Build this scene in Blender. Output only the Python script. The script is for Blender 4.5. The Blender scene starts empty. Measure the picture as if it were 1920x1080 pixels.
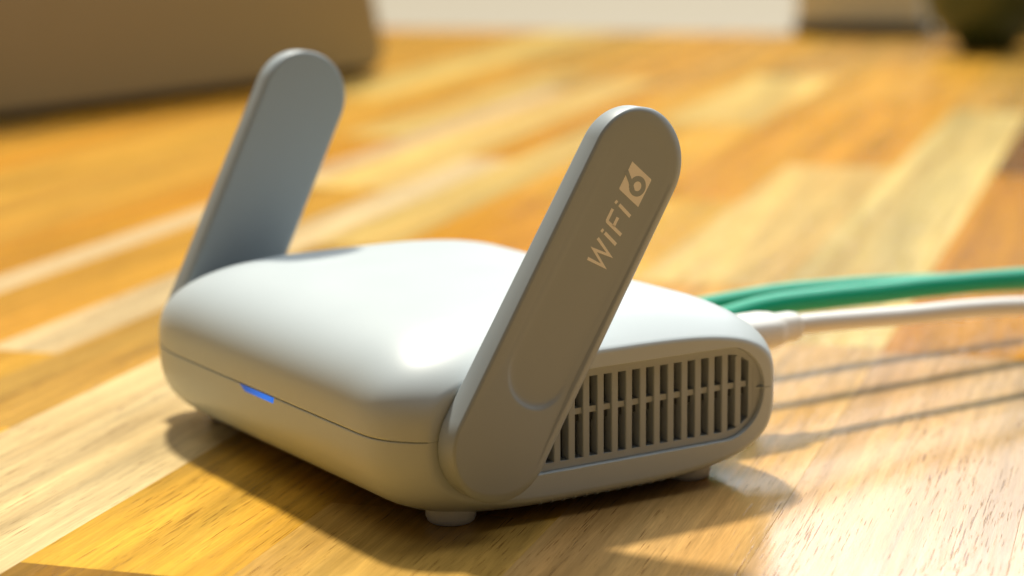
import bpy, bmesh, math, random
from mathutils import Vector, Matrix

random.seed(7)
S = 0.001                                    # the scene is measured in millimetres
sc = bpy.context.scene
COL = sc.collection

# ------------------------------------------------------------------ camera
CX, CY, CZ = 349.9985, -208.2144, 107.5816
YAW, PITCH, ROLL, FPX = 2.5731, -0.1863, -0.0076, 4064.0
fw = Vector((math.cos(PITCH)*math.cos(YAW), math.cos(PITCH)*math.sin(YAW), math.sin(PITCH)))
rt = Vector((math.sin(YAW), -math.cos(YAW), 0.0))
up = rt.cross(fw)
rt2 = rt*math.cos(ROLL) + up*math.sin(ROLL)
up2 = up*math.cos(ROLL) - rt*math.sin(ROLL)
cam_d = bpy.data.cameras.new('camera')
cam = bpy.data.objects.new('camera', cam_d)
COL.objects.link(cam)
m = Matrix((rt2, up2, -fw)).transposed().to_4x4()
m.translation = Vector((CX, CY, CZ))*S
cam.matrix_world = m
cam_d.sensor_width = 36.0
cam_d.lens = FPX*36.0/1920.0
cam_d.clip_start = 0.01
cam_d.clip_end = 50
cam_d.dof.use_dof = True
cam_d.dof.focus_distance = 0.366
cam_d.dof.aperture_fstop = 12.5
cam_d.dof.aperture_blades = 0
sc.camera = cam

# ------------------------------------------------------------------ world and lamps (a room lit by low sun through a window)
w = bpy.data.worlds.new('World')
sc.world = w
w.use_nodes = True
bg = w.node_tree.nodes['Background']
bg.inputs[0].default_value = (1.0, 0.95, 0.86, 1)
bg.inputs[1].default_value = 0.05

def area(name, loc, target, size, power, color, shape='DISK', size_y=None):
    d = bpy.data.lights.new(name, 'AREA')
    d.shape = shape
    d.size = size
    if size_y: d.size_y = size_y
    d.energy = power
    d.color = color
    o = bpy.data.objects.new(name, d)
    COL.objects.link(o)
    o.location = Vector(loc)
    v = Vector(target) - Vector(loc)
    o.rotation_euler = v.to_track_quat('-Z', 'Y').to_euler()
    return o

KEY = Vector((-0.66, 0.25, 1.0)).normalized()*8.0
area('sunlit_window_lamp', KEY, (0, 0, 0), 0.72, 980, (1.0, 0.94, 0.80))
area('room_fill_lamp', (-0.12, 1.2, 1.5), (0, 0, 0), 1.4, 25, (0.90, 0.96, 1.0), 'RECTANGLE', 1.3)
area('overhead_fill_lamp', (-0.45, -0.40, 1.5), (0, 0, 0), 1.0, 4.5, (0.94, 0.98, 1.0), 'RECTANGLE', 1.2)  # added overhead fill that lifts the antenna rims and the router front
area('far_window_lamp', (-1.75, 1.75, 1.15), (0.05, 0.1, 0), 0.9, 11.0, (0.95, 0.97, 1.0), 'RECTANGLE', 0.8)

sc.view_settings.view_transform = 'Standard'
sc.view_settings.look = 'None'
sc.view_settings.exposure = 0.0
sc.view_settings.gamma = 1.0
sc.view_settings.use_curve_mapping = False
sc.render.engine = 'CYCLES'
sc.cycles.use_denoising = True
sc.cycles.max_bounces = 8

# ------------------------------------------------------------------ helpers
def lin(r, g, b):
    f = lambda c: (c/255/12.92) if c/255 <= 0.04045 else ((c/255+0.055)/1.055)**2.4
    return (f(r), f(g), f(b))

def new_mat(name, color, rough=0.5, spec=0.5, metal=0.0):
    mt = bpy.data.materials.new(name)
    mt.use_nodes = True
    b = mt.node_tree.nodes['Principled BSDF']
    b.inputs['Base Color'].default_value = (*color, 1)
    b.inputs['Roughness'].default_value = rough
    b.inputs['Metallic'].default_value = metal
    b.inputs['Specular IOR Level'].default_value = spec
    return mt

def grain_mat(name, color, rough, scale=9000.0, bump=0.04, dist=0.00004, var=0.04, spec=0.5, coat=0.0):
    """moulded plastic: faint speckle in colour, fine relief, uneven gloss"""
    mt = new_mat(name, color, rough, spec)
    nt = mt.node_tree
    b = nt.nodes['Principled BSDF']
    geo = nt.nodes.new('ShaderNodeTexCoord')
    n1 = nt.nodes.new('ShaderNodeTexNoise')
    n1.inputs['Scale'].default_value = scale
    n1.inputs['Detail'].default_value = 2
    nt.links.new(geo.outputs['Object'], n1.inputs['Vector'])
    n2 = nt.nodes.new('ShaderNodeTexNoise')
    n2.inputs['Scale'].default_value = 60
    n2.inputs['Detail'].default_value = 5
    nt.links.new(geo.outputs['Object'], n2.inputs['Vector'])
    mr = nt.nodes.new('ShaderNodeMapRange')
    mr.inputs['To Min'].default_value = 1 - var
    mr.inputs['To Max'].default_value = 1 + var
    nt.links.new(n1.outputs['Fac'], mr.inputs['Value'])
    mx = nt.nodes.new('ShaderNodeVectorMath')
    mx.operation = 'SCALE'
    mx.inputs[0].default_value = color
    nt.links.new(mr.outputs[0], mx.inputs['Scale'])
    nt.links.new(mx.outputs[0], b.inputs['Base Color'])
    r2 = nt.nodes.new('ShaderNodeMapRange')
    r2.inputs['To Min'].default_value = rough - 0.05
    r2.inputs['To Max'].default_value = rough + 0.05
    nt.links.new(n2.outputs['Fac'], r2.inputs['Value'])
    nt.links.new(r2.outputs[0], b.inputs['Roughness'])
    bp = nt.nodes.new('ShaderNodeBump')
    bp.inputs['Strength'].default_value = bump
    bp.inputs['Distance'].default_value = dist
    nt.links.new(n1.outputs['Fac'], bp.inputs['Height'])
    nt.links.new(bp.outputs[0], b.inputs['Normal'])
    b.inputs['Coat Weight'].default_value = coat
    b.inputs['Coat Roughness'].default_value = 0.25
    return mt

def mesh_obj(name, verts, faces, mat, parent=None, smooth=True, loc=(0, 0, 0), fix=True):
    me = bpy.data.meshes.new(name)
    me.from_pydata([(x*S, y*S, z*S) for x, y, z in verts], [], faces)
    me.update()
    if fix:
        bm = bmesh.new(); bm.from_mesh(me)
        bmesh.ops.remove_doubles(bm, verts=bm.verts, dist=1e-7)
        bmesh.ops.recalc_face_normals(bm, faces=bm.faces)
        bm.to_mesh(me); bm.free()
    me.polygons.foreach_set('use_smooth', [smooth]*len(me.polygons))
    me.materials.append(mat)
    o = bpy.data.objects.new(name, me)
    COL.objects.link(o)
    o.location = Vector(loc)*S
    if parent: o.parent = parent
    return o

def empty(name, loc, label=None, cat=None, group=None, rz=0.0):
    o = bpy.data.objects.new(name, None)
    COL.objects.link(o)
    o.location = Vector(loc)*S
    o.rotation_euler = (0, 0, rz)
    o.empty_display_size = 0.01
    if label: o['label'] = label
    if cat: o['category'] = cat
    if group: o['group'] = group
    return o

def tag(o, label=None, cat=None, kind=None):
    if label: o['label'] = label
    if cat: o['category'] = cat
    if kind: o['kind'] = kind
    return o

def loft(rings, closed=True, cap0=False, cap1=False):
    v, f = [], []
    n = len(rings[0])
    for r in rings: v += r
    for i in range(len(rings)-1):
        for j in range(n if closed else n-1):
            a, b = i*n+j, i*n+(j+1) % n
            f.append((a, b, b+n, a+n))
    if cap0: f.append(tuple(range(n)))
    if cap1: f.append(tuple((len(rings)-1)*n+j for j in range(n)))
    return v, f

def box(x0, x1, y0, y1, z0, z1):
    v = [(x0,y0,z0),(x1,y0,z0),(x1,y1,z0),(x0,y1,z0),(x0,y0,z1),(x1,y0,z1),(x1,y1,z1),(x0,y1,z1)]
    f = [(0,3,2,1),(4,5,6,7),(0,1,5,4),(1,2,6,5),(2,3,7,6),(3,0,4,7)]
    return v, f

def lathe(profile, n=40, c=(0, 0)):
    rings = [[(c[0]+r*math.cos(2*math.pi*k/n), c[1]+r*math.sin(2*math.pi*k/n), z) for k in range(n)] for r, z in profile]
    return loft(rings, True, True, True)

def catmull(pts, sub=10):
    out = []
    P = [Vector(p) for p in pts]
    P = [2*P[0]-P[1]] + P + [2*P[-1]-P[-2]]
    for i in range(1, len(P)-2):
        for k in range(sub):
            t = k/sub
            a, b, c, d = P[i-1], P[i], P[i+1], P[i+2]
            out.append(0.5*((2*b) + (c-a)*t + (2*a-5*b+4*c-d)*t*t + (3*b-a-3*c+d)*t**3))
    out.append(P[-2])
    return out

def tube(pts, radius, n=20, sub=10):
    c = catmull(pts, sub)
    rings = []
    for i, p in enumerate(c):
        t = (c[min(i+1, len(c)-1)] - c[max(i-1, 0)]).normalized()
        s = t.cross(Vector((0, 0, 1))).normalized()
        u = s.cross(t)
        r = radius(i/(len(c)-1)) if callable(radius) else radius
        rings.append([tuple(p + s*r*math.cos(2*math.pi*k/n) + u*r*math.sin(2*math.pi*k/n)) for k in range(n)])
    return loft(rings, True, True, True)

# ------------------------------------------------------------------ materials
M_SHELL = grain_mat('shell_plastic', (0.535, 0.59, 0.61), 0.37, 7000, 0.08, 0.00003, 0.05, 0.24)
M_ANT = grain_mat('antenna_plastic', (0.35, 0.395, 0.42), 0.45, 7000, 0.12, 0.00003, 0.04, 0.45)
M_VENT = grain_mat('vent_plastic', (0.40, 0.445, 0.465), 0.5, 7000, 0.10, 0.00003, 0.04, 0.4)
M_DARK = new_mat('vent_interior', (0.03, 0.035, 0.04), 0.7)
M_PRINT = grain_mat('print_ink', (0.90, 0.88, 0.83), 0.5, 9000, 0.04, 0.00002, 0.03)
M_FOOT = grain_mat('foot_rubber', (0.84, 0.88, 0.88), 0.5)
M_GREEN = grain_mat('green_cable_jacket', (0.0, 0.39, 0.23), 0.36, 3000, 0.08, 0.00005, 0.05, 0.35)
M_WHITE = grain_mat('white_cable_jacket', (0.80, 0.78, 0.74), 0.38, 3000, 0.08, 0.00005, 0.03)
M_METAL = new_mat('plug_metal', (0.7, 0.7, 0.7), 0.3, 0.5, 1.0)
M_CLEAR = new_mat('plug_plastic', (0.7, 0.75, 0.75), 0.2)
M_GAP = new_mat('dark_glue_base', (0.05, 0.025, 0.01), 0.8)
M_LAPTOP = grain_mat('laptop_shell', (0.255, 0.18, 0.075), 0.42, 5000, 0.05, 0.00003, 0.05)
M_LAPDARK = new_mat('laptop_dark', (0.03, 0.022, 0.014), 0.6)
M_SCREEN = new_mat('laptop_screen', (0.02, 0.02, 0.022), 0.15)
M_WALL = grain_mat('wall_paint', (0.27, 0.235, 0.175), 0.8, 300, 0.2, 0.0005, 0.03)
M_POT = grain_mat('pot_glaze', (0.035, 0.06, 0.03), 0.3, 300, 0.05, 0.0003, 0.1)
M_BOX = grain_mat('box_card', (0.62, 0.60, 0.46), 0.7, 300, 0.05, 0.0003, 0.05)
M_BOXBASE = new_mat('box_base', (0.06, 0.045, 0.03), 0.7)

def led_material():
    mt = new_mat('status_light_lens', (0.0, 0.02, 0.12), 0.3)
    b = mt.node_tree.nodes['Principled BSDF']
    b.inputs['Emission Color'].default_value = (0.0, 0.17, 0.78, 1)
    b.inputs['Emission Strength'].default_value = 0.8
    b.inputs['Specular IOR Level'].default_value = 0.15
    return mt
M_LED = led_material()
def led_falloff():
    nt = M_LED.node_tree
    tc = nt.nodes.new('ShaderNodeTexCoord'); sx = nt.nodes.new('ShaderNodeSeparateXYZ')
    nt.links.new(tc.outputs['Generated'], sx.inputs[0])
    mr = nt.nodes.new('ShaderNodeMapRange'); mr.inputs['From Max'].default_value = 0.7
    mr.inputs['To Min'].default_value = 0.28; mr.inputs['To Max'].default_value = 0.95
    nt.links.new(sx.outputs[0], mr.inputs['Value'])
    nt.links.new(mr.outputs[0], nt.nodes['Principled BSDF'].inputs['Emission Strength'])
led_falloff()

GA = math.radians(130.5)                      # direction of the wood grain on the table
gd = Vector((math.cos(GA), math.sin(GA), 0))
gn = Vector((math.sin(GA), -math.cos(GA), 0))

def wood_material():
    mt = bpy.data.materials.new('varnished_wood')
    mt.use_nodes = True
    nt = mt.node_tree
    N, L = nt.nodes, nt.links
    b = N['Principled BSDF']
    tc = N.new('ShaderNodeTexCoord')
    info = N.new('ShaderNodeObjectInfo')
    # plank coordinates: x along the grain, y across; a random offset for every plank
    off = N.new('ShaderNodeMath'); off.operation = 'MULTIPLY'; off.inputs[1].default_value = 37.0
    L.new(info.outputs['Random'], off.inputs[0])
    comb = N.new('ShaderNodeCombineXYZ')
    L.new(off.outputs[0], comb.inputs[0]); L.new(off.outputs[0], comb.inputs[1]); L.new(off.outputs[0], comb.inputs[2])
    add = N.new('ShaderNodeVectorMath'); add.operation = 'ADD'
    L.new(tc.outputs['Object'], add.inputs[0]); L.new(comb.outputs[0], add.inputs[1])
    def noise(sx, sy, detail=4, rough=0.55, dist=0.0):
        mp = N.new('ShaderNodeMapping')
        mp.inputs['Scale'].default_value = (sx, sy, sy)
        L.new(add.outputs[0], mp.inputs['Vector'])
        n = N.new('ShaderNodeTexNoise')
        n.inputs['Scale'].default_value = 1.0
        n.inputs['Detail'].default_value = detail
        n.inputs['Roughness'].default_value = rough
        n.inputs['Distortion'].default_value = dist
        L.new(mp.outputs[0], n.inputs['Vector'])
        return n.outputs['Fac']
    def rng(v, a, c, lo, hi):
        r = N.new('ShaderNodeMapRange')
        r.inputs['From Min'].default_value = a; r.inputs['From Max'].default_value = c
        r.inputs['To Min'].default_value = lo; r.inputs['To Max'].default_value = hi
        L.new(v, r.inputs['Value'])
        return r.outputs[0]
    def mul(a, c):
        q = N.new('ShaderNodeMath'); q.operation = 'MULTIPLY'
        for k, s in ((0, a), (1, c)):
            if isinstance(s, (int, float)): q.inputs[k].default_value = s
            else: L.new(s, q.inputs[k])
        return q.outputs[0]
    broad = rng(noise(4, 70, 3, 0.5, 0.5), 0.3, 0.7, 0.70, 1.20)      # broad figure
    bands = rng(noise(12, 420, 4, 0.6, 0.3), 0.3, 0.7, 0.78, 1.16)    # growth bands
    fibre = rng(noise(150, 3800, 3, 0.6), 0.3, 0.7, 0.85, 1.13)       # fine fibre
    pore_n = noise(95, 2900, 2, 0.6, 0.08)
    pore_m = noise(16, 130, 3, 0.6)
    thr = N.new('ShaderNodeMath'); thr.operation = 'MULTIPLY_ADD'
    L.new(pore_m, thr.inputs[0]); thr.inputs[1].default_value = 0.34; L.new(pore_n, thr.inputs[2])
    pore = rng(thr.outputs[0], 0.795, 0.87, 0.0, 1.0)                   # open pores, in clusters
    tone = mul(mul(broad, bands), fibre)
    base = N.new('ShaderNodeVectorMath'); base.operation = 'SCALE'
    L.new(info.outputs['Color'], base.inputs[0]); L.new(tone, base.inputs['Scale'])
    # darker figure is also redder
    red = N.new('ShaderNodeMix'); red.data_type = 'RGBA'; red.blend_type = 'MULTIPLY'
    L.new(rng(noise(4, 55, 2, 0.5, 0.8), 0.42, 0.70, 0.0, 0.42), red.inputs['Factor'])
    L.new(base.outputs[0], red.inputs[6]); red.inputs[7].default_value = (0.95, 0.74, 0.50, 1)
    dark = N.new('ShaderNodeMix'); dark.data_type = 'RGBA'; dark.blend_type = 'MULTIPLY'
    L.new(mul(pore, 0.74), dark.inputs['Factor'])
    L.new(red.outputs[2], dark.inputs[6]); dark.inputs[7].default_value = (0.30, 0.19, 0.12, 1)
    L.new(dark.outputs[2], b.inputs['Base Color'])
    rr = rng(noise(60, 900, 3), 0.3, 0.7, 0.15, 0.25)
    L.new(rr, b.inputs['Roughness'])
    b.inputs['Specular IOR Level'].default_value = 0.38
    bp = N.new('ShaderNodeBump'); bp.inputs['Strength'].default_value = 0.35; bp.inputs['Distance'].default_value = 0.00008
    hs = N.new('ShaderNodeMath'); hs.operation = 'SUBTRACT'
    L.new(fibre, hs.inputs[0]); L.new(pore, hs.inputs[1])
    L.new(hs.outputs[0], bp.inputs['Height'])
    L.new(bp.outputs[0], b.inputs['Normal'])
    return mt
M_WOOD = wood_material()

# ------------------------------------------------------------------ setting: table of glued strips, wall behind
T0, T1 = -420.0, 1125.0
table = empty('tabletop', (0, 0, 0))
table['kind'] = 'structure'
table['label'] = 'table top of glued golden and cream wood strips'
table.rotation_euler = (0, 0, GA)
# in table coordinates x runs along the grain (s) and y across, y = -offset
edges = [-760, -722, -680, -641, -600, -560, -520, -478, -440, -402, -362, -326, -292, -250, -209, -179.5, -166, -133, -114, -89, -43,
         -7, 34, 70, 110, 152, 196, 246, 286, 330, 370]
v, f = box(T0, T1, -edges[-1], -edges[0], -24, -3)
mesh_obj('under_board', v, f, M_GAP, table, False)

CREAM, PALE, GOLD, TAN, ORANGE, AMBER, PINK, OLIVE, HONEY, DARK = (
    (0.76, 0.55, 0.29), (0.75, 0.51, 0.15), (0.68, 0.36, 0.045), (0.56, 0.31, 0.06),
    (0.68, 0.315, 0.022), (0.56, 0.25, 0.010), (0.58, 0.36, 0.165), (0.68, 0.45, 0.15),
    (0.74, 0.41, 0.045), (0.20, 0.08, 0.004))
PALETTE = [GOLD, GOLD, TAN, ORANGE, PALE, ORANGE, AMBER, HONEY]
fixed = {   # edge value -> [(start, end, colour)] for the strips that fill the picture
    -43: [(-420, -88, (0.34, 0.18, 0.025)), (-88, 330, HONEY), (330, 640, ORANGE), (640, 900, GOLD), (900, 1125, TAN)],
    -89: [(-420, 150, CREAM), (150, 330, ORANGE), (330, 560, GOLD), (560, 800, PALE), (800, 1125, TAN)],
    -114: [(-420, -10, GOLD), (-10, 215, TAN), (215, 560, PALE), (560, 1125, GOLD)],
    -133: [(-420, 55, GOLD), (55, 420, CREAM), (420, 700, ORANGE), (700, 1125, TAN)],
    -166: [(-420, 60, PALE), (60, 330, GOLD), (330, 760, PALE), (760, 1125, GOLD)],
    -179.5: [(-420, 60, TAN), (60, 360, CREAM), (360, 700, CREAM), (700, 1125, TAN)],
    -209: [(-420, 40, GOLD), (40, 480, ORANGE), (480, 800, PALE), (800, 1125, GOLD)],
    -250: [(-420, 100, PALE), (100, 520, GOLD), (520, 860, GOLD), (860, 1125, TAN)],
    -292: [(-420, 60, GOLD), (60, 640, GOLD), (640, 1125, PALE)],
    -326: [(-420, 300, GOLD), (300, 680, ORANGE), (680, 1125, GOLD)],
    -7: [(-420, -43, (0.60, 0.36, 0.075)), (-43, 180, (0.64, 0.345, 0.05)), (180, 430, PALE), (430, 690, ORANGE), (690, 1125, GOLD)],
    34: [(-420, 110, (0.60, 0.37, 0.13)), (110, 640, (0.80, 0.58, 0.20)), (640, 1125, TAN)],
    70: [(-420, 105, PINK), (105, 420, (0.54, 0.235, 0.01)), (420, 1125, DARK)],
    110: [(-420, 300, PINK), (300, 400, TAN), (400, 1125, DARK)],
    152: [(-420, 200, PALE), (200, 640, TAN), (640, 1125, ORANGE)],
}
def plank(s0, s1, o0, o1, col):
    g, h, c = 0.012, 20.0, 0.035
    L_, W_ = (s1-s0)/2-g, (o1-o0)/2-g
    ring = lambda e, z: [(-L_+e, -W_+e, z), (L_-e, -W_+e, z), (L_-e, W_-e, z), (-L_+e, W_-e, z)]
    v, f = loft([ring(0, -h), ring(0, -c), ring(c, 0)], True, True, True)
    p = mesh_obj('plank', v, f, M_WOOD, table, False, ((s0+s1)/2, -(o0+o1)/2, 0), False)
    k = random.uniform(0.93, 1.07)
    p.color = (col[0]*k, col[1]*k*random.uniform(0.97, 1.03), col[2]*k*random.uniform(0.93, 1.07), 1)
for i in range(len(edges)-1):
    e0, e1 = edges[i], edges[i+1]
    if e0 in fixed:
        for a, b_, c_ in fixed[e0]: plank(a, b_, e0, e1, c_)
    else:
        s = T0
        while s < T1:
            n = s + random.uniform(180, 420)
            if T1 - n < 120: n = T1
            plank(s, n, e0, e1, random.choice(PALETTE)); s = n

v, f = box(1131, 1900, 40, 1100, -40, -6)
wl = mesh_obj('windowsill', v, f, M_WALL, None, False)
wl.rotation_euler = (0, 0, GA)
tag(wl, 'pale cream sill beyond the end of the table', None, 'structure')

# ------------------------------------------------------------------ router
router = empty('wifi_router', (0, 0, 0), 'light grey travel router with two raised paddle antennas and a side vent', 'router')
ZS, XE, RX = 17.2, 53.3, 13.84
XS = 57.94 - RX
A0, ZT, ZB = 41.67, 34.0, 0.25
NT, NB = 3.5, 3.5
NH = 72
NTF, NBF = 3.0, 3.2                            # the front is rounder than the back
def section_params(x):
    """half depth, top and bottom height at position x along the body"""
    ax = abs(x)
    x0, k_, e_ = (38.5, 6.6, 3.3) if x > 0 else (28.0, 7.0, 3.0)
    k = k_*(max(0.0, ax-x0)/(XE-x0))**e_
    q = max(0.0, (ax-30.0)/23.3)
    p = max(0.0, (ax-40.0)/13.3)
    return A0 - k, ZT - 5.6*q**2.4, ZB + 3.6*p**2.2
def rear_depth(x):
    return A0 - 4.4*(max(0.0, abs(x)-38.5)/(XE-38.5))**3.3
def half_ring(x, upper, inset=0.0, a=None):
    ha, zt, zb = section_params(x)
    hr = rear_depth(x)
    ha -= inset; hr -= inset; zt -= inset; zb += inset
    out = []
    for k in range(NH+1):
        t = math.pi*(0.5-0.5*math.cos(math.pi*k/NH))     # finer towards the seam
        c, s = math.cos(t), max(0.0, math.sin(t))
        if k in (0, NH): s = 0.0
        e = 2/((NT if c > 0 else NTF) if upper else (NB if c > 0 else NBF))
        y = (hr if c > 0 else ha)*math.copysign(abs(c)**e, c)
        s = abs(s)**e
        z = ZS + (zt-ZS)*s if upper else ZS - (ZS-zb)*s
        out.append((x, y, z))
    return out
PL, PR_T, PR_B, PC = 33.3, 8.35, 8.85, 2.0             # recess for the vent panel
def panel_half(y, r, L=PL):
    ay = abs(y-PC) - (L-r)
    return r if ay <= 0 else math.sqrt(max(0.0, r*r-ay*ay))
def panel_ring(x, upper, inset):
    """outline of the vent recess, point for point with the outline of the end"""
    ha = section_params(x)[0] - 0.74
    hr = rear_depth(x) - 0.74
    r = (PR_T if upper else PR_B) - inset
    out = []
    for (_, y, _z) in half_ring(x, upper, 0.74):
        yp = PC + (PL-inset)*y/(hr if y > 0 else ha)
        h = panel_half(yp, r, PL-inset)
        out.append((x, yp, ZS + (h if upper else -h)))
    return out
def shell(name, upper):
    xs = [-XS+2*XS*i/40 for i in range(41)]
    phm = math.asin((XE-0.3-XS)/RX)
    pos = [XS+RX*math.sin(phm*i/12) for i in range(1, 13)]
    rings = []
    for sgn in (-1, 1):
        part = [half_ring(sgn*p, upper) for p in pos]
        part += [half_ring(sgn*(XE-0.06), upper, 0.22), half_ring(sgn*XE, upper, 0.62)]
        part += [half_ring(sgn*XE, upper, 0.74), panel_ring(sgn*XE, upper, -0.25), panel_ring(sgn*XE, upper, 0.0), panel_ring(sgn*(XE-0.12), upper, 0.1), panel_ring(sgn*(XE-2.6), upper, 0.16)]
        if sgn < 0: rings = part[::-1] + [half_ring(x, upper) for x in xs]
        else: rings += part
    # lip of the seam: the last few tenths turn inwards
    g = 0.075 if upper else -0.075
    out = []
    for r in rings:
        q = [list(p) for p in r]
        g = (0.075 if abs(r[0][0]) < XE-0.1 else 0.03)*(1 if upper else -1)
        for k, d in ((0, 1), (-1, -1)):
            q[k][2] = ZS + g
        p0, p1 = q[0], q[-1]
        lip0 = [p0[0]*0.985, p0[1]-1.4, ZS+g]; lip1 = [p1[0]*0.985, p1[1]+1.4, ZS+g]
        s0 = [p0[0], p0[1]-0.02, ZS+g*2.2]; s1 = [p1[0], p1[1]+0.02, ZS+g*2.2]
        d_ = 0.14 if abs(p0[0]) < XE-0.1 else 0.03
        p0[1] -= d_; p1[1] += d_
        q = [lip0] + [p0, s0] + q[1:-1] + [s1, p1] + [lip1]
        out.append([tuple(p) for p in q])
    v, f = loft(out, False)
    return mesh_obj(name, v, f, M_SHELL, router, True, fix=True)
top_shell = shell('top_shell', True)
bottom_shell = shell('bottom_shell', False)
for o in (top_shell, bottom_shell):
    o.modifiers.new('edge', 'EDGE_SPLIT').split_angle = math.radians(50)
    o.modifiers['edge'].use_edge_sharp = False

# dark core behind the seam
core = []
for i in range(25):
    x = -51 + 102*i/24
    ha = section_params(x)[0] - 1.0
    core.append([(x, -ha, ZS-1.2), (x, ha, ZS-1.2), (x, ha, ZS+1.2), (x, -ha, ZS+1.2)])
v, f = loft(core, True, True, True)
mesh_obj('inner_frame', v, f, M_DARK, router, False)

# status light: a short lens that follows the front of the lower shell, under the seam
def front_point(x, z, o):
    ha, zt, zb = section_params(x)
    s = max(0.0, (ZS-z)/(ZS-zb))
    y = ha*(1-s**NBF)**(1/NBF)
    return (x, -(y+o), z)
rows = []
for j in range(6):
    t = j/5
    z = ZS - 0.12 - 1.28*t
    x0, x1 = -4.6 + 2.6*t, 10.8 - 0.5*t*t
    rows.append([front_point(x0+(x1-x0)*i/16, z, 0.05 if 0 < i < 16 and j < 5 else -0.15) for i in range(17)])
v, f = loft(rows, False)
led = mesh_obj('status_light', v, f, M_LED, router)
led['label'] = 'glowing blue status light under the seam'

# feet
first = None
for sx in (1, -1):
    for sy in (-1, 1):
        if first is None:
            v, f = lathe([(3.0, 0.0), (3.7, 0.05), (4.05, 0.35), (4.2, 0.8), (4.35, 1.05), (4.35, 3.0)], 36)
            first = mesh_obj('foot', v, f, M_FOOT, router, True)
            first.modifiers.new('edge', 'EDGE_SPLIT').split_angle = math.radians(60)
            o = first
        else:
            o = first.copy(); COL.objects.link(o); o.parent = router
        o.location = Vector((sx*43.6, sy*25.2, 0))*S

# vent panels on both ends
PITCHV, NS, SW = 3.007, 20, 1.62
slots = [31.4 - k*PITCHV for k in range(NS)][::-1]
ZL, ZH = 9.6, 24.25
XP = XE - 0.85
def lim(y):
    """slot end heights at depth position y"""
    hi = min(ZH, ZS + panel_half(y, PR_T-0.2) - 1.35)
    lo = max(ZL, ZS - panel_half(y, PR_B-0.2) + 1.35)
    return lo, hi
def vent(sgn):
    fr = tag(empty('vent_panel', (0, 0, 0))); fr.parent = router
    V, F = [], []
    def add_box(x0, x1, pts):
        n = len(V); k = len(pts)
        for p in pts: V.append((sgn*x1, p[0], p[1]))
        for p in pts: V.append((sgn*x0, p[0], p[1]))
        F.append(tuple(n+i for i in range(k)))
        for i in range(k): F.append((n+i, n+(i+1) % k, n+k+(i+1) % k, n+k+i))
    Lx = PL-0.18
    e0, e1 = slots[0]-SW/2, slots[-1]+SW/2
    ys = []
    for t in range(9):
        ys.append(PC-Lx + (e0-(PC-Lx))*(t/8)**1.6)
        ys.append(PC+Lx - (PC+Lx-e1)*(t/8)**1.6)
    for c in slots: ys += [c-SW/2, c+SW/2]
    ys = sorted(set(round(y, 4) for y in ys))
    for a, b in zip(ys[:-1], ys[1:]):
        ta, tb = ZS+panel_half(a, PR_T-0.18, Lx), ZS+panel_half(b, PR_T-0.18, Lx)
        ba, bb = ZS-panel_half(a, PR_B-0.18, Lx), ZS-panel_half(b, PR_B-0.18, Lx)
        mid = (a+b)/2
        if mid < e0 or mid > e1:
            add_box(XP-2.2, XP, [(a, ba), (b, bb), (b, tb), (a, ta)])
        else:
            (la, ha), (lb, hb) = lim(a), lim(b)
            add_box(XP-2.2, XP, [(a, ha), (b, hb), (b, tb), (a, ta)])
            add_box(XP-2.2, XP, [(a, ba), (b, bb), (b, lb), (a, la)])
    mesh_obj('vent_frame', V, F, M_VENT, fr, False)
    for a, b in zip(slots[:-1], slots[1:]):
        y0, y1 = a+SW/2, b-SW/2
        lo = max(lim(y0)[0], lim(y1)[0]); hi = min(lim(y0)[1], lim(y1)[1])
        c = 0.13
        rings = [[(sgn*x, y0+e, lo-0.3), (sgn*x, y1-e, lo-0.3), (sgn*x, y1-e, hi+0.3), (sgn*x, y0+e, hi+0.3)]
                 for x, e in ((XP-2.1, 0.0), (XP-c-0.012, 0.0), (XP-0.012, c))]
        v, f = loft(rings, True, True, True)
        mesh_obj('slat', v, f, M_VENT, fr, False)
    v, f = box(min(sgn*(XP-2.0), sgn*(XP-0.45)), max(sgn*(XP-2.0), sgn*(XP-0.45)), slots[0]-0.5, 32.0, 17.55, 18.6)
    mesh_obj('crossbar', v, f, M_VENT, fr, False)
    v, f = box(min(sgn*(XP-6.0), sgn*(XP-5.6)), max(sgn*(XP-6.0), sgn*(XP-5.6)), -29, 34, 8.8, 25.2)
    mesh_obj('vent_backing', v, f, M_DARK, fr, False)
    # thin moulded line beyond the last slot
    v, f = box(min(sgn*(XP-0.1), sgn*(XP+0.06)), max(sgn*(XP-0.1), sgn*(XP+0.06)), 33.15, 33.33, ZS-3.6, ZS+3.6)
    mesh_obj('moulded_line', v, f, M_VENT, fr, False)
    return fr
vent(1); vent(-1)

# slanted ribs of the underside vent, along the lower edge of the right end
def lower_edge_z(x, y):
    ha, zt, zb = section_params(x)
    n = NB if y > 0 else NBF
    return ZS - (ZS-zb)*(1-min(1.0, abs(y)/ha)**n)**(1/n)
for k in range(15):
    y = -12 + k*2.35
    rings = []
    for t in range(7):
        q = t/6
        x = 51.8 - 4.2*q
        yy = y + 2.3*q
        z = lower_edge_z(x, yy)
        rings.append([(x, yy-0.36, z+0.3), (x, yy-0.22, z-0.16), (x, yy+0.22, z-0.16), (x, yy+0.36, z+0.3)])
    v, f = loft(rings, True, True, True)
    mesh_obj('underside_rib', v, f, M_SHELL, router, False)

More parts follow.
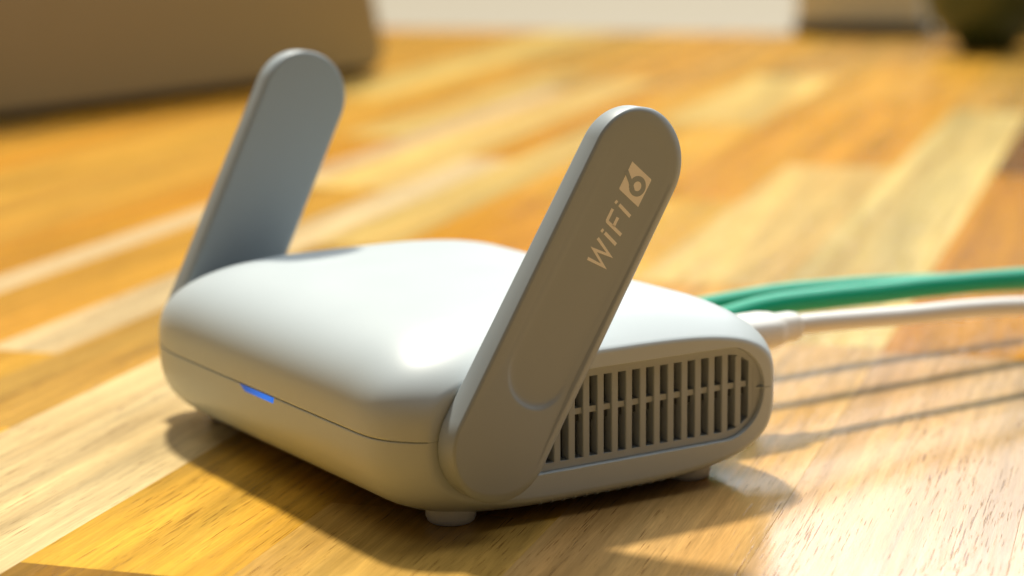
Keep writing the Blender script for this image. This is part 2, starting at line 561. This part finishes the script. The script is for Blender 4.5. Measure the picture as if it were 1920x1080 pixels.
# ------------------------------------------------------------------ antennas (parts of the router, on hinges)
AY, AZ, AL, AR = -24.05, 16.06, 71.1, 9.7
X_IN, X_OUT = 53.48, 59.0
NSEG = 40
def stadium(u0, u1, r, n=NSEG, v0=0.0):
    """points (u, v) round a stadium between centres u0 and u1"""
    p = []
    for k in range(n+1):
        t = math.pi*k/n
        p.append((u1 + r*math.sin(t), v0 + r*math.cos(t)))
    for k in range(n+1):
        t = math.pi*k/n
        p.append((u0 - r*math.sin(t), v0 - r*math.cos(t)))
    return p
UC = AL - 2*9.37
def antenna(sgn, tilt):
    hub = empty('antenna', (0, 0, 0)); hub.parent = router
    d = (math.sin(tilt), math.cos(tilt)); n = (-d[1], d[0])
    P = lambda x, uv: (sgn*x, AY + uv[0]*d[0] + uv[1]*n[0], AZ + uv[0]*d[1] + uv[1]*n[1])
    R = AR
    sm = lambda t: (lambda c: c*c*(3-2*c))(max(0.0, min(1.0, t)))
    rings = []
    for x, ins in ((X_IN, 1.1), (X_IN+0.02, 0.75), (X_IN+0.12, 0.35), (X_IN+0.35, 0.1), (X_IN+0.7, 0.0), (X_IN+2.4, 0.02)):
        rings.append([P(x, q) for q in stadium(0, UC, R-ins)])
    # rim, then a face that is bevelled towards the tip and full at the hinge; the bevel is wider on the rear edge
    base = stadium(0, UC, R)
    for dep, ins in ((1.45, 0.0), (1.15, 0.10), (0.82, 0.40), (0.48, 0.80), (0.20, 1.25), (0.05, 1.7), (0.0, 2.1)):
        ring = []
        for q, q0 in zip(stadium(0, UC, R-ins), base):
            wd = 0.30 + 0.70*sm((-q0[1]/R+0.75)/1.3)
            q2 = (q0[0]+(q[0]-q0[0])*wd, q0[1]+(q[1]-q0[1])*wd)
            ring.append(P(X_OUT - dep*wd - 0.74*sm((q0[0]-3.5)/13), q2))
        rings.append(ring)
    # scooped panel on the outer face, its lower end a step
    ub, rr = 14.2, 7.1
    for ins, dep in ((0.0, 0.0), (0.12, 0.02), (0.35, 0.12), (0.65, 0.40), (0.95, 0.62), (1.3, 0.73), (1.8, 0.76), (2.6, 0.76)):
        ring = []
        for q in stadium(ub, UC+0.1, rr-ins, v0=-0.1):
            lip = 0.74*sm((q[0]-3.5)/13)            # height of the surrounding face
            ring.append(P(X_OUT - max(dep, lip), q))
        rings.append(ring)
    v, f = loft(rings, True, True, True)
    o = mesh_obj('antenna_blade', v, f, M_ANT, hub, True)
    # hinge boss between blade and body
    prof = [(6.2, 0), (6.2, 0.9)]
    ring = lambda x, r: [(sgn*x, AY + r*math.cos(2*math.pi*k/32), AZ + r*math.sin(2*math.pi*k/32)) for k in range(32)]
    v, f = loft([ring(XE-2.2, 6.2), ring(X_IN+0.2, 6.2)], True, True, True)
    mesh_obj('hinge', v, f, M_VENT, hub, False)
    return hub, P, o
right_ant, PR, blade = antenna(1, 0.5577)
left_ant, _, _ = antenna(-1, 0.4509)

# printed lettering on the right antenna, on the scooped panel
XPNT = X_OUT - 0.76
def stroke(name, pts, wdt, mat, x0, th, parent, closed=False, caps=True):
    """a flat printed line of constant width with rounded joins"""
    V, F = [], []
    def poly(ps):
        n = len(V); k = len(ps)
        V.extend(PR(x0+th, p) for p in ps); V.extend(PR(x0, p) for p in ps)
        F.append(tuple(n+i for i in range(k)))
        for i in range(k): F.append((n+i, n+(i+1) % k, n+k+(i+1) % k, n+k+i))
    # outline of the whole line
    P2 = [Vector(p) for p in pts]
    Lf, Rt = [], []
    for i, p in enumerate(P2):
        if i == 0: t = (P2[1]-p).normalized(); mlen = 1
        elif i == len(P2)-1: t = (p-P2[i-1]).normalized(); mlen = 1
        else:
            a = (p-P2[i-1]).normalized(); b = (P2[i+1]-p).normalized()
            t = (a+b).normalized()
            mlen = 1/max(0.33, abs(t.dot(a)))
        nn = Vector((-t.y, t.x))*(wdt/2*mlen)
        Lf.append(p+nn); Rt.append(p-nn)
    n = len(V)
    m_ = len(P2)
    for x in (x0+th, x0):
        V.extend(PR(x, q) for q in Lf); V.extend(PR(x, q) for q in Rt)
    T = 2*m_
    for i in range(m_-1):
        F.append((n+i, n+i+1, n+m_+i+1, n+m_+i))
        F.append((n+i, n+i+1, n+T+i+1, n+T+i))
        F.append((n+m_+i, n+m_+i+1, n+T+m_+i+1, n+T+m_+i))
    F.append((n, n+m_, n+T+m_, n+T)); F.append((n+m_-1, n+2*m_-1, n+T+2*m_-1, n+T+m_-1))
    return mesh_obj(name, V, F, mat, parent, False)
SWD = 0.60
stroke('letter_w', [(34.25, 1.15), (34.52, -2.55), (36.08, 0.85), (36.64, -2.65), (38.05, 1.12)], SWD*0.92, M_PRINT, XPNT, 0.02, right_ant)
stroke('letter_i', [(39.44, 0.3), (38.77, -2.8)], SWD, M_PRINT, XPNT, 0.02, right_ant)
stroke('letter_i_dot', [(39.61, 1.2), (39.47, 0.72)], SWD, M_PRINT, XPNT, 0.02, right_ant)
stroke('letter_f', [(43.6, 0.98), (41.55, 0.98), (41.33, 0.86), (41.25, 0.6), (40.60, -2.9)], SWD, M_PRINT, XPNT, 0.02, right_ant)
stroke('letter_f_bar', [(42.85, -0.72), (41.2, -0.72)], SWD, M_PRINT, XPNT, 0.02, right_ant)
stroke('letter_i', [(44.80, 0.17), (44.12, -2.9)], SWD, M_PRINT, XPNT, 0.02, right_ant)
stroke('letter_i_dot', [(44.97, 1.2), (44.83, 0.72)], SWD, M_PRINT, XPNT, 0.02, right_ant)
badge = [(47.27, 1.65), (47.08, 1.60), (46.97, 1.41), (46.23, -3.52), (51.05, -3.55), (51.33, -3.51), (51.46, -3.34), (52.19, 1.65)]
V = [PR(XPNT+0.02, p) for p in badge] + [PR(XPNT, p) for p in badge]
k = len(badge)
F = [tuple(range(k))] + [(i, (i+1) % k, k+(i+1) % k, k+i) for i in range(k)]
bd = mesh_obj('number_badge', V, F, M_PRINT, right_ant, False)
c6 = (49.13, -1.5); r6 = 1.28
a0 = math.radians(128)
six = [(c6[0]+r6*math.cos(a0+2*math.pi*i/36), c6[1]+r6*math.sin(a0+2*math.pi*i/36)) for i in range(37)]
stroke('number_six', six, 0.92, M_ANT, XPNT+0.02, 0.012, right_ant)
stroke('number_six_tail', [(50.25, 1.85), (49.2, 0.30), (48.35, -0.70), (47.95, -1.15)], 0.80, M_ANT, XPNT+0.02, 0.018, right_ant)

# ------------------------------------------------------------------ cables
def rj45(parent, x, z):
    v, f = box(x-5.8, x+5.8, 33, 47, z-4, z+4)
    mesh_obj('plug', v, f, M_CLEAR, parent, False)
    rings = []
    for y, a, b in ((44, 6.4, 4.1), (46, 6.7, 4.4), (56, 6.5, 4.3), (62, 4.6, 4.0), (66, 3.7, 3.7), (76, 3.3, 3.3)):
        e = 0.45 if y < 60 else 0.95
        rings.append([(x + a*math.copysign(abs(math.cos(t))**e, math.cos(t)), y, z + b*math.copysign(abs(math.sin(t))**e, math.sin(t)))
                      for t in [2*math.pi*k/28 for k in range(28)]])
    v, f = loft(rings, True, True, True)
    mesh_obj('strain_relief', v, f, M_GREEN, parent, True)
def cable(name, pts, r, mat, label):
    root = empty(name, (pts[-1][0], pts[-1][1], 0), label, 'cable')
    off = Vector((pts[-1][0], pts[-1][1], 0))
    return root, off
def finish(root, off):
    for ch in root.children: ch.location = Vector(ch.location) - off*S

g1 = [(0, 66, 17.0), (0, 80, 18.5), (0, 96, 18.4), (0, 111, 18.0), (0, 127, 17.7), (0.5, 155, 16.6), (2, 190, 14.5), (6, 235, 9), (14, 290, 3.2), (26, 350, 2.6), (30, 420, 2.6)]
root, off = cable('network_cable', g1, 2.4, M_GREEN, 'green network cable nearest the white one, curving to the right edge')
v, f = tube(g1, 2.45, 22, 8); mesh_obj('cable_jacket', v, f, M_GREEN, root, True)
rj45(root, 0.0, 15.0); finish(root, off)
g2 = [(-18, 68, 15.2), (-18, 84, 15.9), (-18, 98, 16.2), (-18, 113, 15.6), (-17.5, 124, 15.2), (-15, 150, 13.6), (-13, 185, 11), (-12, 230, 6.5), (-10, 290, 2.6), (-6, 360, 2.6), (-5, 420, 2.6)]
root, off = cable('network_cable', g2, 2.4, M_GREEN, 'green network cable behind the other green one, farther from the white cable')
v, f = tube(g2, 2.45, 22, 8); mesh_obj('cable_jacket', v, f, M_GREEN, root, True)
rj45(root, -18.0, 14.0); finish(root, off)
w1 = [(22, 66, 19.2), (22, 72, 19.3), (22, 84, 18.7), (22, 98.6, 17.9), (22.2, 114, 17.4), (22.5, 133, 16.1), (24, 170, 12), (28, 220, 5), (36, 270, 2.2), (48, 340, 2.1), (55, 400, 2.1)]
root, off = cable('power_cable', w1, 1.95, M_WHITE, 'white power cable with round stepped plug in the back of the router')
v, f = tube(w1, 2.0, 20, 8); mesh_obj('cable_jacket', v, f, M_WHITE, root, True)
rings = []
for y, a, b in ((40.5, 5.0, 3.2), (41, 5.6, 3.6), (60.5, 5.5, 3.6), (62.6, 5.0, 3.3), (63.3, 3.6, 3.0), (63.5, 3.3, 2.9), (67.6, 3.2, 2.9), (68.4, 2.9, 2.7), (68.7, 2.1, 2.1)):
    e = 0.8
    rings.append([(22 + a*math.copysign(abs(math.cos(t))**e, math.cos(t)), y, 19.3 + b*math.copysign(abs(math.sin(t))**e, math.sin(t)))
                  for t in [2*math.pi*k/32 for k in range(32)]])
v, f = loft(rings, True, True, True)
o = mesh_obj('plug_housing', v, f, M_WHITE, root, True)
v, f = box(18, 26, 34, 41, 18.1, 20.5); mesh_obj('plug', v, f, M_METAL, root, False)
finish(root, off)

# ------------------------------------------------------------------ background things
# laptop seen from behind: lid leaning back, base on the far side
lv = Vector((104, -234, 0)).normalized()       # along the hinge, towards the left of the picture
ang = math.atan2(lv.y, lv.x)
lap = empty('laptop', (-722, 392, 0), 'brown grey laptop seen from behind with its lid up', 'laptop', None, ang)
# local: x along hinge (0..360), y>0 towards the camera?  (rotate so that +y is towards the camera)
def rrect(x0, x1, z0, z1, r, n=10):
    p = []
    for cx, cz, a in ((x1-r, z1-r, 0), (x0+r, z1-r, 90), (x0+r, z0+r, 180), (x1-r, z0+r, 270)):
        for k in range(n+1):
            t = math.radians(a+90*k/n)
            p.append((cx+r*math.cos(t), cz+r*math.sin(t)))
    return p
lean = math.radians(13)
def lidp(x, z, y):
    return (x, y*math.cos(lean) - z*math.sin(lean), 5.0 + z*math.cos(lean) + y*math.sin(lean))
o0 = rrect(0, 350, 0, 228, 12)
rings = []
for y, ins in ((-2.6, 0.6), (-2.2, 0.0), (2.0, 0.0), (2.7, 0.4), (3.0, 1.4)):
    rings.append([lidp(175+(p[0]-175)*(1-ins/175), 114+(p[1]-114)*(1-ins/114), y) for p in o0])
v, f = loft(rings, True, True, True)
lid = mesh_obj('lid', v, f, M_LAPTOP, lap, True)
lid.modifiers.new('edge', 'EDGE_SPLIT').split_angle = math.radians(40)
v, f = loft([[lidp(p[0], p[1], -2.75) for p in rrect(6, 344, 8, 222, 5)], [lidp(p[0], p[1], -2.62) for p in rrect(6, 344, 8, 222, 5)]], True, True, True)
mesh_obj('screen', v, f, M_SCREEN, lid, False)
b0 = rrect(0, 350, -245, 1.0, 12)
v, f = loft([[(p[0], p[1], 1.2) for p in rrect(10, 340, -235, -5, 10)], [(p[0], p[1], 3) for p in b0], [(p[0], p[1], 9.5) for p in b0]], True, True, True)
bs = mesh_obj('base', v, f, M_LAPDARK, lap, False)
v, f = box(60, 290, -2, 2.4, 3.6, 8.0); mesh_obj('hinge', v, f, M_LAPDARK, lap, False)
for fx in (30, 320):
    for fy in (-220, -18):
        v, f = lathe([(5, 0), (6, 0.3), (6, 1.6)], 20, (fx, fy)); mesh_obj('foot', v, f, M_LAPDARK, bs, False)

# dark green round-bottomed pot at the far right
pot = empty('plant_pot', (-632, 772, 0), 'dark green round-bottomed pot at the far right of the table', 'pot')
v, f = lathe([(12, 0), (17, 0.5), (18, 3), (20, 6), (30, 13), (37, 23), (41, 38), (42, 55), (40, 74), (36, 88), (33, 94), (34.5, 97), (35, 99), (33, 100), (31, 97), (33, 88), (37, 70)], 48)
mesh_obj('pot_body', v, f, M_POT, pot, True)
v, f = lathe([(5, 84), (33, 85), (33, 86), (4, 88)], 40)
mesh_obj('soil', v, f, M_GAP, pot, True)

# pale box with a dark base, by the end of the table
bx = empty('storage_box', (-800, 820, 0), 'pale grey box with a dark base near the end of the table', 'box', None, GA-math.pi/2)
def rbox(x0, x1, y0, y1, z0, z1, r):
    b = rrect(x0, x1, y0, y1, r, 5)
    return loft([[(p[0], p[1], z0) for p in b], [(p[0], p[1], z1) for p in b]], True, True, True)
v, f = rbox(-45, 45, -30, 30, 0, 9, 3); mesh_obj('box_base', v, f, M_BOXBASE, bx, False)
v, f = rbox(-43, 43, -28, 28, 9, 60, 3); mesh_obj('box_body', v, f, M_BOX, bx, False)
v, f = rbox(-44.5, 44.5, -29.5, 29.5, 60, 72, 3); mesh_obj('box_lid', v, f, M_BOX, bx, False)

# added box that makes the area behind the pot dark
db = empty('added_dark_box', (-690, 905, 0), 'added dark brown box that darkens the area behind the green pot', 'box', None, GA-math.pi/2)
M_BROWN = grain_mat('added_box_brown', (0.06, 0.032, 0.012), 0.6, 300, 0.05, 0.0003, 0.1)
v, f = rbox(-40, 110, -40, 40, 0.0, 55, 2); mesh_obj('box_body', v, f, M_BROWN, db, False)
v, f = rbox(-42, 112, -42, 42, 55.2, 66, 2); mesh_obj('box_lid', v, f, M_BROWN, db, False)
